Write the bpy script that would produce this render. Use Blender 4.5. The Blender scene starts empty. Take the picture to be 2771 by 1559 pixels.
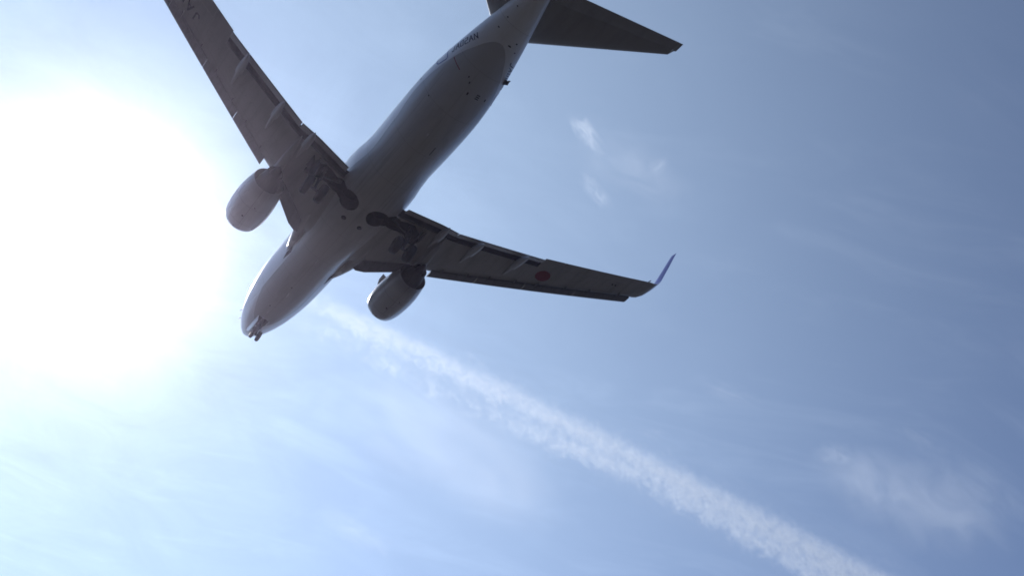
import bpy, bmesh, math, random
from mathutils import Vector, Matrix

C = bpy.context.scene.collection
scene = bpy.context.scene
random.seed(4)
sqrt, exp, sin, cos, pi = math.sqrt, math.exp, math.sin, math.cos, math.pi

# ------------------------------------------------------------------ camera, air frame, sun
# aircraft axes: x aft from the nose, y starboard, z up (metres)
CAM_R = ((0.62511505, 0.76883184, 0.13464318),
         (-0.51918782, 0.53838065, -0.66376975),
         (-0.5828166, 0.34502736, 0.73571797))
CAM_POS = Vector((45.3738522, -6.82498836, -36.84716139))
FOCAL_PX = 2201.914 / 2771.0            # focal length / picture width
PITCH = math.radians(3.0)               # nose up on approach
ROT = Matrix.Rotation(PITCH, 3, 'Y')
EYE = Vector((0, 0, 1.6))
PLANE_LOC = EYE - ROT @ CAM_POS

cam_data = bpy.data.cameras.new('camera')
cam = bpy.data.objects.new('camera', cam_data)
C.objects.link(cam)
right, down, fwd = [ROT @ Vector(r) for r in CAM_R]
m3 = Matrix((right, -down, -fwd)).transposed()
cam.matrix_world = Matrix.Translation(EYE) @ m3.to_4x4()
cam_data.sensor_width = 36
cam_data.lens = 36 * FOCAL_PX
cam_data.clip_end = 200000
cam_data.clip_start = 0.1
scene.camera = cam
scene.cycles.filter_width = 1.7      # a phone lens is a little soft


def pixel_dir(u, v):                    # direction through a pixel of the 2771 x 1559 photograph
    d = right * ((u - 1385.5) / 2201.914) + down * ((v - 779.5) / 2201.914) + fwd
    return d.normalized()


SUN = pixel_dir(238, 610)
sun_el = math.asin(SUN.z)
sun_rot = math.atan2(SUN.x, SUN.y)

view = scene.view_settings
view.view_transform = 'Standard'
view.look = 'None'
view.gamma = 1
view.exposure = 0.0

sl = bpy.data.lights.new('sun', 'SUN')
sl.energy = 3.4
sl.angle = math.radians(0.5)
sl.color = (1.0, 0.97, 0.93)
so = bpy.data.objects.new('sun', sl)
C.objects.link(so)
so.rotation_euler = SUN.to_track_quat('Z', 'Y').to_euler()
so.location = (0, 0, 120)


# ------------------------------------------------------------------ node helpers
class NT:
    """tiny expression helper for node trees"""
    def __init__(self, tree):
        self.t = tree

    def n(self, kind, **kw):
        nd = self.t.nodes.new(kind)
        for k, v in kw.items():
            setattr(nd, k, v)
        return nd

    def put(self, sock, v):
        if isinstance(v, (int, float)):
            sock.default_value = v
        elif isinstance(v, (tuple, list)):
            sock.default_value = v
        else:
            self.t.links.new(v, sock)

    def m(self, op, a, b=0.0, c=None, clamp=False):
        nd = self.n('ShaderNodeMath', operation=op, use_clamp=clamp)
        self.put(nd.inputs[0], a)
        self.put(nd.inputs[1], b)
        if c is not None:
            self.put(nd.inputs[2], c)
        return nd.outputs[0]

    def add(self, a, b): return self.m('ADD', a, b)
    def sub(self, a, b): return self.m('SUBTRACT', a, b)
    def mul(self, a, b): return self.m('MULTIPLY', a, b)
    def div(self, a, b): return self.m('DIVIDE', a, b)

    def gauss(self, a, c, w):           # exp(-((a-c)/w)^2)
        q = self.div(self.sub(a, c), w)
        return self.m('POWER', math.e, self.mul(self.mul(q, q), -1.0))

    def ramp(self, v, a, b, c=0.0, d=1.0, smooth=True):
        nd = self.n('ShaderNodeMapRange', interpolation_type='SMOOTHSTEP' if smooth else 'LINEAR')
        self.put(nd.inputs[0], v)
        for i, x in enumerate((a, b, c, d)):
            self.put(nd.inputs[1 + i], x)
        return nd.outputs[0]

    def noise(self, vec, scale, detail=5.0, rough=0.5, dist=0.0):
        nd = self.n('ShaderNodeTexNoise')
        self.put(nd.inputs['Vector'], vec)
        self.put(nd.inputs['Scale'], scale)
        self.put(nd.inputs['Detail'], detail)
        self.put(nd.inputs['Roughness'], rough)
        self.put(nd.inputs['Distortion'], dist)
        return nd.outputs[0]

    def vec(self, x, y, z):
        nd = self.n('ShaderNodeCombineXYZ')
        for i, q in enumerate((x, y, z)):
            self.put(nd.inputs[i], q)
        return nd.outputs[0]

    def xyz(self, v):
        nd = self.n('ShaderNodeSeparateXYZ')
        self.put(nd.inputs[0], v)
        return nd.outputs

    def mix(self, f, a, b):
        nd = self.n('ShaderNodeMix', data_type='RGBA')
        self.put(nd.inputs[0], f)
        self.put(nd.inputs[6], a)
        self.put(nd.inputs[7], b)
        return nd.outputs[2]


# ------------------------------------------------------------------ world: clear sky with the sun's aureole and a thin veil
world = bpy.data.worlds.new('World')
scene.world = world
world.use_nodes = True
wt = world.node_tree
wt.nodes.clear()
W = NT(wt)
sky = W.n('ShaderNodeTexSky', sky_type='NISHITA')
sky.sun_disc = False
sky.sun_elevation = sun_el
sky.sun_rotation = sun_rot
sky.altitude = 20
sky.air_density = 1.0
sky.dust_density = 0.0
sky.ozone_density = 1.0
tc = W.n('ShaderNodeTexCoord')
dirv = tc.outputs['Generated']
dn = W.n('ShaderNodeVectorMath', operation='NORMALIZE')
W.put(dn.inputs[0], dirv)
dp = W.n('ShaderNodeVectorMath', operation='DOT_PRODUCT')
W.put(dp.inputs[0], dn.outputs[0])
dp.inputs[1].default_value = SUN
cosang = W.m('MINIMUM', W.m('MAXIMUM', dp.outputs['Value'], -1.0), 1.0)
ang = W.m('ARCCOSINE', cosang)
# aureole of the hazy air round the sun (angle in radians), a little stronger low down
sk = W.xyz(dn.outputs[0])
low = W.m('POWER', W.div(0.62, W.m('MAXIMUM', sk[2], 0.12)), 0.4)
an = W.div(ang, 0.85)
au1 = W.mul(W.m('POWER', math.e, W.mul(ang, -1 / 0.045)), 34.0)
au2 = W.mul(W.mul(W.m('POWER', math.e, W.mul(W.mul(an, an), -1.0)), low), 9.0)
aur = W.add(au1, au2)
# a thin high veil of cirrus, laid on a level sheet far above, drawn out along the upper wind
zz = W.m('MAXIMUM', sk[2], 0.12)
px, py = W.div(sk[0], zz), W.div(sk[1], zz)
w0, w1 = pixel_dir(1100, 958), pixel_dir(2391, 1609)
wind = math.atan2(w1.y / w1.z - w0.y / w0.z, w1.x / w1.z - w0.x / w0.z)
def along(a):
    return W.add(W.mul(px, cos(a)), W.mul(py, sin(a))), W.sub(W.mul(py, cos(a)), W.mul(px, sin(a)))
pa, pb = along(wind + 0.05)
qa, qb = along(wind - 0.35)
warp = W.mul(W.sub(W.noise(W.vec(px, py, 1.0), 2.0, 3, 0.5), 0.5), 0.22)
n1 = W.noise(W.vec(W.mul(pa, 0.8), W.add(W.mul(pb, 4.5), warp), 3.1), 2.2, 7, 0.6, 0.5)
n2 = W.noise(W.vec(px, py, 7.7), 1.6, 3, 0.5, 0.3)
n3 = W.noise(W.vec(W.mul(qa, 1.0), W.add(W.mul(qb, 3.5), warp), 11.3), 3.4, 6, 0.6, 0.6)
veil = W.add(W.mul(W.ramp(n1, 0.42, 0.80), W.ramp(n2, 0.38, 0.62)), W.mul(W.ramp(n3, 0.48, 0.80), W.mul(W.ramp(n2, 0.62, 0.40), 0.6)))
n4 = W.noise(W.vec(W.add(px, warp), py, 21.0), 4.2, 7, 0.62, 0.8)
near = W.m('POWER', math.e, W.mul(ang, -1 / 0.30))
patchy = W.add(1.0, W.mul(W.mul(W.sub(n4, 0.5), 1.1), near))
aur = W.mul(W.mul(aur, patchy), W.add(0.97, W.mul(veil, 0.12)))    # ice in the veil scatters the sun forward
emit = W.n('ShaderNodeVectorMath', operation='SCALE')
W.put(emit.inputs[0], (0.83, 1.06, 1.20))
W.put(emit.inputs[3], aur)
ve = W.n('ShaderNodeVectorMath', operation='SCALE')
W.put(ve.inputs[0], (1.0, 0.97, 1.0))
W.put(ve.inputs[3], W.mul(veil, 0.42))
s1 = W.n('ShaderNodeVectorMath', operation='ADD')
tint = W.n('ShaderNodeVectorMath', operation='MULTIPLY')
W.put(tint.inputs[0], sky.outputs[0])
tint.inputs[1].default_value = (0.57, 0.72, 1.11)
W.put(s1.inputs[0], tint.outputs[0])
W.put(s1.inputs[1], emit.outputs[0])
s2 = W.n('ShaderNodeVectorMath', operation='ADD')
W.put(s2.inputs[0], s1.outputs[0])
W.put(s2.inputs[1], ve.outputs[0])
bg = W.n('ShaderNodeBackground')
W.put(bg.inputs[0], s2.outputs[0])
bg.inputs[1].default_value = 0.068
wo = W.n('ShaderNodeOutputWorld')
wt.links.new(bg.outputs[0], wo.inputs[0])


# ------------------------------------------------------------------ materials
def paint(name, col, rough=0.35, coat=0.25, dirt=0.12, dscale=0.6, metal=0.0, streak=True, seams=None):
    m = bpy.data.materials.new(name)
    m.use_nodes = True
    t = NT(m.node_tree)
    b = m.node_tree.nodes['Principled BSDF']
    co = t.n('ShaderNodeTexCoord').outputs['Object']
    x, y, z = t.xyz(co)
    # stains drawn out along the airflow, and fine grime
    v = t.vec(t.mul(x, 0.22 if streak else 1.0), y, z)
    g1 = t.ramp(t.noise(v, dscale * 3, 6, 0.6), 0.42, 0.75)
    g2 = t.ramp(t.noise(co, 9.0, 4, 0.6), 0.5, 0.8)
    f = t.m('ADD', t.mul(g1, dirt), t.mul(g2, dirt * 0.5), clamp=True)
    c = t.mix(f, (*col, 1), (col[0] * 0.3, col[1] * 0.29, col[2] * 0.27, 1))
    t.put(b.inputs['Base Color'], c)
    t.put(b.inputs['Roughness'], t.add(rough, t.mul(g1, 0.12)))
    if seams:
        c = seams(t, x, y, z, c)
        t.put(b.inputs['Base Color'], c)
    b.inputs['Metallic'].default_value = metal
    b.inputs['Coat Weight'].default_value = coat
    b.inputs['Coat Roughness'].default_value = 0.08
    return m


def line_mask(t, v, at, half):
    return t.m('LESS_THAN', t.m('ABSOLUTE', t.sub(v, at)), half)


def nacelle_seams(t, x, y, z, c):
    f = t.m('MAXIMUM', line_mask(t, x, 11.42, .012), line_mask(t, x, 12.82, .012))
    keel = t.mul(line_mask(t, t.m('ABSOLUTE', y), 4.83, .012), t.m('LESS_THAN', z, -2.1))
    f = t.m('MAXIMUM', f, t.mul(keel, t.m('GREATER_THAN', x, 11.42)))
    soot = t.mul(t.ramp(x, 13.3, 14.3), 0.4)
    return t.mix(t.m('ADD', t.mul(f, 0.4), soot, clamp=True), c, (.05, .048, .05, 1))


def wing_seams(t, x, y, z, c):
    ya = t.m('ABSOLUTE', y)
    le = t.add(14.3, t.mul(t.sub(ya, 5.7), .4977))
    d = t.sub(x, le)
    f = t.mul(line_mask(t, d, .62, .012), t.m('GREATER_THAN', ya, 5.0))
    fr = t.m('ABSOLUTE', t.sub(t.m('FRACT', t.div(ya, 1.35)), 0.5))
    f = t.m('MAXIMUM', f, t.m('LESS_THAN', fr, .006))
    # row of oval tank access panels along mid chord
    oy = t.sub(t.m('FRACT', t.div(ya, 0.9)), 0.5)
    ox = t.sub(d, t.sub(1.75, t.mul(ya, .045)))
    r = t.m('SQRT', t.add(t.m('POWER', t.div(t.mul(oy, .9), .27), 2.0), t.m('POWER', t.div(ox, .17), 2.0)))
    f = t.m('MAXIMUM', f, t.mul(line_mask(t, r, 1.0, .05), t.m('GREATER_THAN', ya, 5.6)))
    return t.mix(t.mul(f, 0.2), c, (.07, .068, .07, 1))


M_WHITE = paint('white_paint', (0.78, 0.78, 0.79), 0.3, 0.35, 0.08)
M_GREY = paint('grey_paint', (0.40, 0.405, 0.415), 0.38, 0.2, 0.22)
M_WING = paint('wing_grey_paint', (0.42, 0.42, 0.425), 0.42, 0.15, 0.28, seams=wing_seams)
M_TAILGREY = paint('tailplane_grey_paint', (0.34, 0.34, 0.345), 0.42, 0.15, 0.18)
M_FAIR = paint('fairing_grey_paint', (0.50, 0.50, 0.51), 0.35, 0.25, 0.15)
M_BLUE = paint('blue_paint', (0.016, 0.030, 0.30), 0.3, 0.4, 0.05)
M_RED = paint('red_paint', (0.26, 0.010, 0.03), 0.4, 0.2, 0.05)
M_INK = paint('dark_blue_lettering', (0.012, 0.014, 0.045), 0.45, 0.0, 0.0)
M_BAY = paint('dark_bay', (0.045, 0.042, 0.05), 0.7, 0.0, 0.3, 3.0)
M_COVE = paint('cove_shade_tone', (0.06, 0.058, 0.075), 0.6, 0.0, 0.3, 2.0)  # dark tone paints in the shade of the flap cove; gear doors share it
M_TYRE = paint('tyre_rubber', (0.022, 0.021, 0.022), 0.75, 0.0, 0.2, 3.0, streak=False)
M_STEEL = paint('gear_metal', (0.13, 0.13, 0.14), 0.4, 0.0, 0.4, 4.0, 0.6, streak=False)
M_DARKMETAL = paint('exhaust_metal', (0.055, 0.05, 0.048), 0.5, 0.0, 0.4, 2.0, 0.5)
M_LIP = paint('polished_lip', (0.80, 0.80, 0.80), 0.13, 0.0, 0.03, 1.0, 1.0)
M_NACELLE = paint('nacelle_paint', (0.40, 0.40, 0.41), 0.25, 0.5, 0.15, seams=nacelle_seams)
M_SLAT = paint('slat_metal', (0.22, 0.22, 0.24), 0.4, 0.0, 0.35, 2.0, 0.4)
M_KRUEGER = paint('krueger_paint', (0.13, 0.13, 0.155), 0.5, 0.0, 0.3, 2.0)


def fuselage_mat():
    m = bpy.data.materials.new('fuselage_livery')
    m.use_nodes = True
    t = NT(m.node_tree)
    b = m.node_tree.nodes['Principled BSDF']
    co = t.n('ShaderNodeTexCoord').outputs['Object']
    x, y, z = t.xyz(co)
    # edge of the grey belly as a height over x
    cv = t.n('ShaderNodeFloatCurve')
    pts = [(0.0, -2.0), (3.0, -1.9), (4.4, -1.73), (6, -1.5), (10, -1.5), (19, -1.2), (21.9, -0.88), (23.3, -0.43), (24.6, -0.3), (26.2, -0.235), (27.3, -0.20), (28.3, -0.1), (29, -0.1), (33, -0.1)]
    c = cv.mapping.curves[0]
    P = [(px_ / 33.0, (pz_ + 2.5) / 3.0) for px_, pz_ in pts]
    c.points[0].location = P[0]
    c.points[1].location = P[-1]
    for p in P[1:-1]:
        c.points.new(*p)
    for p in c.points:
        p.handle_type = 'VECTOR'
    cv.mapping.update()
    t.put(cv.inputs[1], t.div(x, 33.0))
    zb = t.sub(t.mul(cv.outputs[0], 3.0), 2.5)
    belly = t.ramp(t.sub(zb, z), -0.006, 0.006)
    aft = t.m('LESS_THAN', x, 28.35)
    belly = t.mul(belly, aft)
    # blue band with a pale line under it, rising to the tail
    lo = t.add(0.30, t.mul(t.m('MAXIMUM', t.sub(x, 20.0), 0.0), 0.11))
    band = t.mul(t.ramp(t.sub(z, lo), 0.0, 0.012), t.m('LESS_THAN', z, 1.25))
    band = t.mul(band, t.ramp(x, 2.2, 2.25))
    v = t.vec(t.mul(x, 0.2), y, z)
    g1 = t.ramp(t.noise(v, 1.6, 6, 0.6), 0.45, 0.75)
    g2 = t.ramp(t.noise(t.vec(t.mul(x, 0.05), t.mul(y, 3.0), z), 2.0, 5, 0.65), 0.52, 0.8)
    lower = t.ramp(z, 0.3, -1.6)
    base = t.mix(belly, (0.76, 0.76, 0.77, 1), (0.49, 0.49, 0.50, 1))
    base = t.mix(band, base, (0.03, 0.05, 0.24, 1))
    # skin panel seams: rings along x
    fr = t.m('ABSOLUTE', t.sub(t.m('FRACT', t.div(x, 2.54)), 0.5))
    seam = t.mul(t.m('LESS_THAN', fr, 0.0035), 0.35)
    oil = t.mul(t.mul(t.ramp(x, 16.6, 17.6), t.ramp(x, 24.5, 19.0)), t.gauss(t.m('ABSOLUTE', y), 0.75, 0.5))
    oil = t.mul(oil, t.ramp(t.noise(t.vec(t.mul(x, .12), t.mul(y, 5.0), 0.0), 2.0, 5, 0.6), 0.40, 0.72))
    lap = t.mul(t.m('MAXIMUM', line_mask(t, t.m('ABSOLUTE', y), 1.30, .008), line_mask(t, t.m('ABSOLUTE', y), .02, .006)), t.m('LESS_THAN', z, -.6))
    seam = t.m('MAXIMUM', seam, t.mul(lap, 0.3))
    seam = t.add(seam, t.mul(oil, 0.35))
    f = t.m('ADD', t.mul(t.mul(g1, lower), 0.22), t.m('ADD', t.mul(g2, 0.13), seam), clamp=True)
    base = t.mix(f, base, (0.11, 0.105, 0.10, 1))
    t.put(b.inputs['Base Color'], base)
    t.put(b.inputs['Roughness'], t.add(0.30, t.mul(g1, 0.15)))
    b.inputs['Coat Weight'].default_value = 0.35
    b.inputs['Coat Roughness'].default_value = 0.07
    return m


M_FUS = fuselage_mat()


# ------------------------------------------------------------------ mesh helpers
class MB:
    def __init__(self):
        self.v, self.f, self.mi, self.sm = [], [], [], []

    def face(self, idx, mi=0, smooth=True):
        self.f.append(idx); self.mi.append(mi); self.sm.append(smooth)

    def add(self, pts):
        o = len(self.v)
        self.v += [tuple(p) for p in pts]
        return o

    def loft(self, rings, mi=0, cap0=True, cap1=True, closed=True, smooth=True, mfun=None):
        n = len(rings[0])
        offs = [self.add(r) for r in rings]
        for i in range(len(rings) - 1):
            for j in range(n if closed else n - 1):
                k = (j + 1) % n
                q = mi if mfun is None else mfun(i, j)
                self.face((offs[i] + j, offs[i] + k, offs[i + 1] + k, offs[i + 1] + j), q, smooth)
        if cap0: self.face(tuple(offs[0] + j for j in reversed(range(n))), mi, False)
        if cap1: self.face(tuple(offs[-1] + j for j in range(n)), mi, False)

    def tube(self, p0, p1, r0, r1=None, n=14, mi=0):
        r1 = r0 if r1 is None else r1
        p0, p1 = Vector(p0), Vector(p1)
        d = (p1 - p0).normalized()
        a = d.orthogonal().normalized(); b = d.cross(a)
        R = []
        for p, r in ((p0, r0), (p1, r1)):
            R.append([p + (a * cos(2 * pi * i / n) + b * sin(2 * pi * i / n)) * r for i in range(n)])
        self.loft(R, mi)

    def plate(self, pts, thick, mi=0):
        """flat plate from an outline of 3-D points, extruded along its normal"""
        P = [Vector(p) for p in pts]
        nrm = Vector((0, 0, 0))
        for i in range(len(P)):
            a, b = P[i], P[(i + 1) % len(P)]
            nrm += a.cross(b)
        nrm.normalize()
        self.loft([[p - nrm * thick / 2 for p in P], [p + nrm * thick / 2 for p in P]], mi, smooth=False)

    def box(self, c, s, mi=0):
        x, y, z = [q / 2 for q in s]
        r = lambda zz: [(c[0] - x, c[1] - y, c[2] + zz), (c[0] + x, c[1] - y, c[2] + zz), (c[0] + x, c[1] + y, c[2] + zz), (c[0] - x, c[1] + y, c[2] + zz)]
        self.loft([r(-z), r(z)], mi, smooth=False)

    def mesh(self, name, mats):
        me = bpy.data.meshes.new(name)
        me.from_pydata(self.v, [], self.f)
        for m in mats: me.materials.append(m)
        for p, q, s in zip(me.polygons, self.mi, self.sm):
            p.material_index = q
            p.use_smooth = s
        bm = bmesh.new()
        bm.from_mesh(me)
        bmesh.ops.remove_doubles(bm, verts=bm.verts, dist=1e-5)
        bmesh.ops.recalc_face_normals(bm, faces=bm.faces)
        bm.to_mesh(me)
        bm.free()
        me.update()
        return me

    def build(self, name, mats, parent=None, angle=35):
        if not isinstance(mats, (list, tuple)): mats = [mats]
        me = self.mesh(name, mats)
        sharp(me, angle)
        o = bpy.data.objects.new(name, me)
        C.objects.link(o)
        if parent is not None: o.parent = parent
        return o


def sharp(me, angle=35):
    try:
        me.set_sharp_from_angle(angle=math.radians(angle))
    except Exception:
        pass


def carve(o, cutters, dark_slot, test):
    """boolean-cut closed bodies out of o (mesh data only), colour the new inner faces"""
    tmp = []
    for mb in cutters:
        me = mb.mesh('cutter', [])
        co = bpy.data.objects.new('cutter', me)
        C.objects.link(co)
        co.parent = plane
        md = o.modifiers.new('cut', 'BOOLEAN')
        md.operation = 'DIFFERENCE'
        md.object = co
        md.solver = 'EXACT'
        tmp.append(co)
    dg = bpy.context.evaluated_depsgraph_get()
    dg.update()
    ev = o.evaluated_get(dg)
    me = bpy.data.meshes.new_from_object(ev)
    o.modifiers.clear()
    old = o.data
    o.data = me
    me.name = old.name
    for co in tmp:
        bpy.data.objects.remove(co, do_unlink=True)
    for p in me.polygons:
        if test(p):
            p.material_index = dark_slot
            p.use_smooth = False
    sharp(me)


# ------------------------------------------------------------------ the airliner
plane = bpy.data.objects.new('airliner', None)
C.objects.link(plane)
plane.matrix_world = Matrix.Translation(PLANE_LOC) @ ROT.to_4x4()
plane['label'] = 'white and grey twin engine passenger jet overhead with landing gear and flaps lowered'
plane['category'] = 'airplane'

STN = [  # x, top, bottom, half width, widest height
    (0.0, -.64, -.68, .02, -.66), (0.05, -.46, -.86, .20, -.66), (0.15, -.32, -.98, .32, -.65), (0.35, -.14, -1.12, .47, -.63),
    (0.7, .06, -1.29, .67, -.59), (1.2, .32, -1.47, .91, -.53), (1.8, .66, -1.63, 1.14, -.45), (2.5, 1.18, -1.78, 1.35, -.34),
    (3.3, 1.58, -1.91, 1.53, -.23), (4.2, 1.77, -2.01, 1.68, -.13), (5.2, 1.85, -2.07, 1.79, -.06), (6.2, 1.88, -2.11, 1.86, -.02),
    (7.2, 1.88, -2.13, 1.88, 0), (14, 1.88, -2.13, 1.88, 0), (20.4, 1.88, -2.13, 1.89, 0), (21.4, 1.88, -2.09, 1.90, .02),
    (22.5, 1.88, -1.93, 1.90, .06), (23.6, 1.88, -1.65, 1.88, .12), (25.0, 1.88, -1.22, 1.77, .24), (26.4, 1.86, -.73, 1.57, .42),
    (27.8, 1.82, -.25, 1.31, .62), (29.2, 1.75, .20, 1.0, .84), (30.4, 1.64, .54, .72, 1.02), (31.4, 1.52, .80, .47, 1.13), (32.18, 1.38, .98, .26, 1.17)]


STN = [(x + .28 * max(0.0, 1 - x / 5.2), a, b, c, d) for x, a, b, c, d in STN]


def sec(x):
    i = 0
    while i < len(STN) - 2 and x > STN[i + 1][0]: i += 1
    x0, x1 = STN[i][0], STN[i + 1][0]
    h = x1 - x0
    t = (x - x0) / h
    out = []
    for c in range(1, 5):
        def sl_(j):
            return (STN[j + 1][c] - STN[j][c]) / (STN[j + 1][0] - STN[j][0])
        def mm(j):
            if j == 0: return sl_(0)
            if j == len(STN) - 1: return sl_(j - 1)
            a, b = sl_(j - 1), sl_(j)
            return 2 * a * b / (a + b) if a * b > 0 else 0.0
        m0, m1 = mm(i), mm(i + 1)
        out.append((2 * t**3 - 3 * t * t + 1) * STN[i][c] + (t**3 - 2 * t * t + t) * h * m0 + (-2 * t**3 + 3 * t * t) * STN[i + 1][c] + (t**3 - t * t) * h * m1)
    return out


def fus_pt(x, th, off=0.0):
    """point of the fuselage skin: th = 0 starboard, 90 top, -90 bottom (degrees)"""
    t, b, w, zc = sec(x)
    a = math.radians(th)
    hh = (t - zc) if sin(a) > 0 else (zc - b)
    p = Vector((x, w * cos(a), zc + hh * sin(a)))
    if off:
        nx = Vector((0, cos(a) / max(w, .01), sin(a) / max(hh, .01)))
        q = fus_pt(x + .02, th); r = fus_pt(x - .02, th) if x > .02 else p
        tx = (q - r).normalized()
        nx = (nx - tx * nx.dot(tx)).normalized()
        p = p + nx * off
    return p


mb = MB()
xs = []
for i in range(len(STN) - 1):
    k = max(2, int((STN[i + 1][0] - STN[i][0]) / 0.35))
    xs += [STN[i][0] + (STN[i + 1][0] - STN[i][0]) * j / k for j in range(k)]
xs.append(32.18)
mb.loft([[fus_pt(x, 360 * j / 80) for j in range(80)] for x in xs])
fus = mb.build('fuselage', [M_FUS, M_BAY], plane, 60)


def prism_cut(outline, z0, z1):
    m = MB()
    m.loft([[(x, y, z0) for x, y in outline], [(x, y, z1) for x, y in outline]], smooth=False)
    return m


def ellipse(cx, cy, rx, ry, n=28):
    return [(cx + rx * cos(2 * pi * i / n), cy + ry * sin(2 * pi * i / n)) for i in range(n)]


# nose gear bay
bay = prism_cut([(2.25, -.30), (4.1, -.34), (4.1, .34), (2.25, .30)], -2.4, -1.35)
carve(fus, [bay], 1, lambda p: 2.2 < p.center.x < 4.15 and abs(p.center.y) < .36 and (p.center.z > -1.55 or abs(p.normal.z) < .2) and p.center.z < -1.2)


# --- wing-body fairing (lower body between the wings)
def fair_ring(x, w, zb, zt, n=40, e=2.6):
    r = []
    zc = (zb + zt) / 2
    for i in range(n):
        a = 2 * pi * i / n
        c_, s_ = cos(a), sin(a)
        r.append((x, w * math.copysign(abs(c_) ** (2 / e), c_), zc + (zt - zb) / 2 * math.copysign(abs(s_) ** (2 / e), s_)))
    return r


FAIR = [  # x, half width, bottom, squareness: the lower fuselage swollen a little round the wing
    (8.6, 1.80, -2.05, 2.0), (9.4, 1.84, -2.10, 2.0), (10.2, 1.875, -2.132, 2.02), (11.2, 1.90, -2.165, 2.1), (12.3, 1.98, -2.20, 2.25), (14, 2.06, -2.235, 2.45),
    (16, 2.09, -2.25, 2.55), (17.3, 2.09, -2.24, 2.5), (18.0, 2.04, -2.22, 2.4), (18.7, 1.94, -2.19, 2.25), (19.5, 1.885, -2.15, 2.08), (20.3, 1.86, -2.11, 2.0), (21.0, 1.80, -2.02, 2.0)]
mb = MB()
rings = []
for i in range(len(FAIR)):
    for k in range(4 if i < len(FAIR) - 1 else 1):
        t = k / 4
        nx_ = FAIR[min(i + 1, len(FAIR) - 1)]
        x, w, zb, e = [FAIR[i][c] * (1 - t) + nx_[c] * t for c in range(4)]
        ring = []
        for j in range(56):
            a = 2 * pi * j / 56
            c_, s_ = cos(a), sin(a)
            hz_ = 0.25 if s_ > 0 else zb
            ring.append((x, w * math.copysign(abs(c_) ** (2 / e), c_), abs(s_) ** (2 / e) * hz_))
        rings.append(ring)
mb.loft(rings)
fairing = mb.build('wing_body_fairing', [M_FUS, M_BAY], fus, 50)


def zw(y):
    a = max(abs(y) - 1.9, 0)
    return -1.5 + .15 * a + .003 * a * a


def lerp(tab, y):
    if y <= tab[0][0]: return tab[0][1]
    for (a, b), (c, d) in zip(tab, tab[1:]):
        if y <= c: return b + (d - b) * (y - a) / (c - a)
    return tab[-1][1]


LE = [(1.2, 11.75), (2.1, 12.4), (4.2, 13.75), (5.0, 14.0), (5.7, 14.3), (16.75, 19.8), (17.2, 20.12)]
TE = [(1.2, 17.72), (2.0, 17.78), (4.07, 18.03), (5.2, 18.05), (10.4, 19.44), (16.9, 21.63), (17.2, 21.71)]
TC = [(1.2, .125), (5, .115), (10, .105), (17.2, .095)]


def airfoil(c):
    c = min(max(c, 0), 1)
    return 5 * (.2969 * sqrt(c) - .126 * c - .3516 * c * c + .2843 * c**3 - .1036 * c**4)


def wing_z(y, x, up):
    l, t = lerp(LE, y), lerp(TE, y)
    ch = t - l
    h = airfoil((x - l) / ch) * lerp(TC, y) * ch
    return zw(y) + 0.05 + (1.15 * h if up else -0.85 * h)


def wing_section(y, s, kind):
    """closed ring, lower TE -> LE -> upper TE; kind: full, cove (flap bay), blunt (aileron bay)"""
    l, t = lerp(LE, y), lerp(TE, y)
    N = 16
    if kind == 'full':
        xl = xu = t
    elif kind == 'cove':
        xl, xu = t - .82, t - .34
    else:
        xl = xu = t - .62
    r = []
    for i in range(N + 1):
        q = (1 - cos(pi * i / N)) / 2
        x = xl + (l - xl) * q
        r.append((x, y * s, wing_z(y, x, False)))
    for i in range(1, N + 1):
        q = (1 - cos(pi * i / N)) / 2
        x = l + (xu - l) * q
        r.append((x, y * s, wing_z(y, x, True)))
    if kind == 'cove':
        r.append((xu, y * s, wing_z(y, xu, True) - .025))
        r.append((xl + .12, y * s, wing_z(y, xl, True) - .07))
        r.append((xl + .03, y * s, wing_z(y, xl, True) - .12))
    else:
        r.append((xu, y * s, wing_z(y, xu, False) + .004))
    return r


def span(a, b, n):
    return [a + (b - a) * i / n for i in range(n + 1)]


def wedge(s, o):                         # lettering etc. below the wing skin
    pass


STROKES = {  # polylines on a unit cell (x right 0..1, y up 0..1)
    'J': [[(.75, 1), (.75, .2), (.6, 0), (.25, 0), (.1, .18)]],
    'A': [[(0, 0), (.5, 1), (1, 0)], [(.2, .36), (.8, .36)]],
    '0': [[(.12, 0), (.88, 0), (.88, 1), (.12, 1), (.12, 0)]],
    '2': [[(.05, 1), (.92, 1), (.92, .55), (.08, .45), (.08, 0), (.95, 0)]],
    'N': [[(.06, 0), (.06, 1), (.94, 0), (.94, 1)]],
}


def lettering(mb, text, place, pitch, width, height, stroke, slant=0.0):
    """place(u, v) -> 3-D point on the skin for text coordinates in metres; strokes become short ribbons"""
    for k, chh in enumerate(text):
        for line in STROKES[chh]:
            P = [(k * pitch + a * width + b * height * slant, b * height) for a, b in line]
            for (a0, b0), (a1, b1) in zip(P, P[1:]):
                L = math.hypot(a1 - a0, b1 - b0)
                dx, dy = (a1 - a0) / L, (b1 - b0) / L
                nx, ny = -dy * stroke / 2, dx * stroke / 2
                e = stroke / 2
                seg = max(2, int(L / (height * .2)))
                rows = []
                for i in range(seg + 1):
                    t = (-e + (L + 2 * e) * i / seg)
                    cx, cy = a0 + dx * t, b0 + dy * t
                    rows.append([place(cx + nx, cy + ny, 0), place(cx - nx, cy - ny, 0), place(cx - nx, cy - ny, 1), place(cx + nx, cy + ny, 1)])
                mb.loft(rows, smooth=False)


gear_slot = [(16.72, 2.0), (16.9, 2.5), (16.95, 2.95), (16.7, 3.4), (16.05, 3.72), (15.6, 3.7), (15.65, 3.3), (16.0, 2.8), (16.0, 2.0)]

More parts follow.
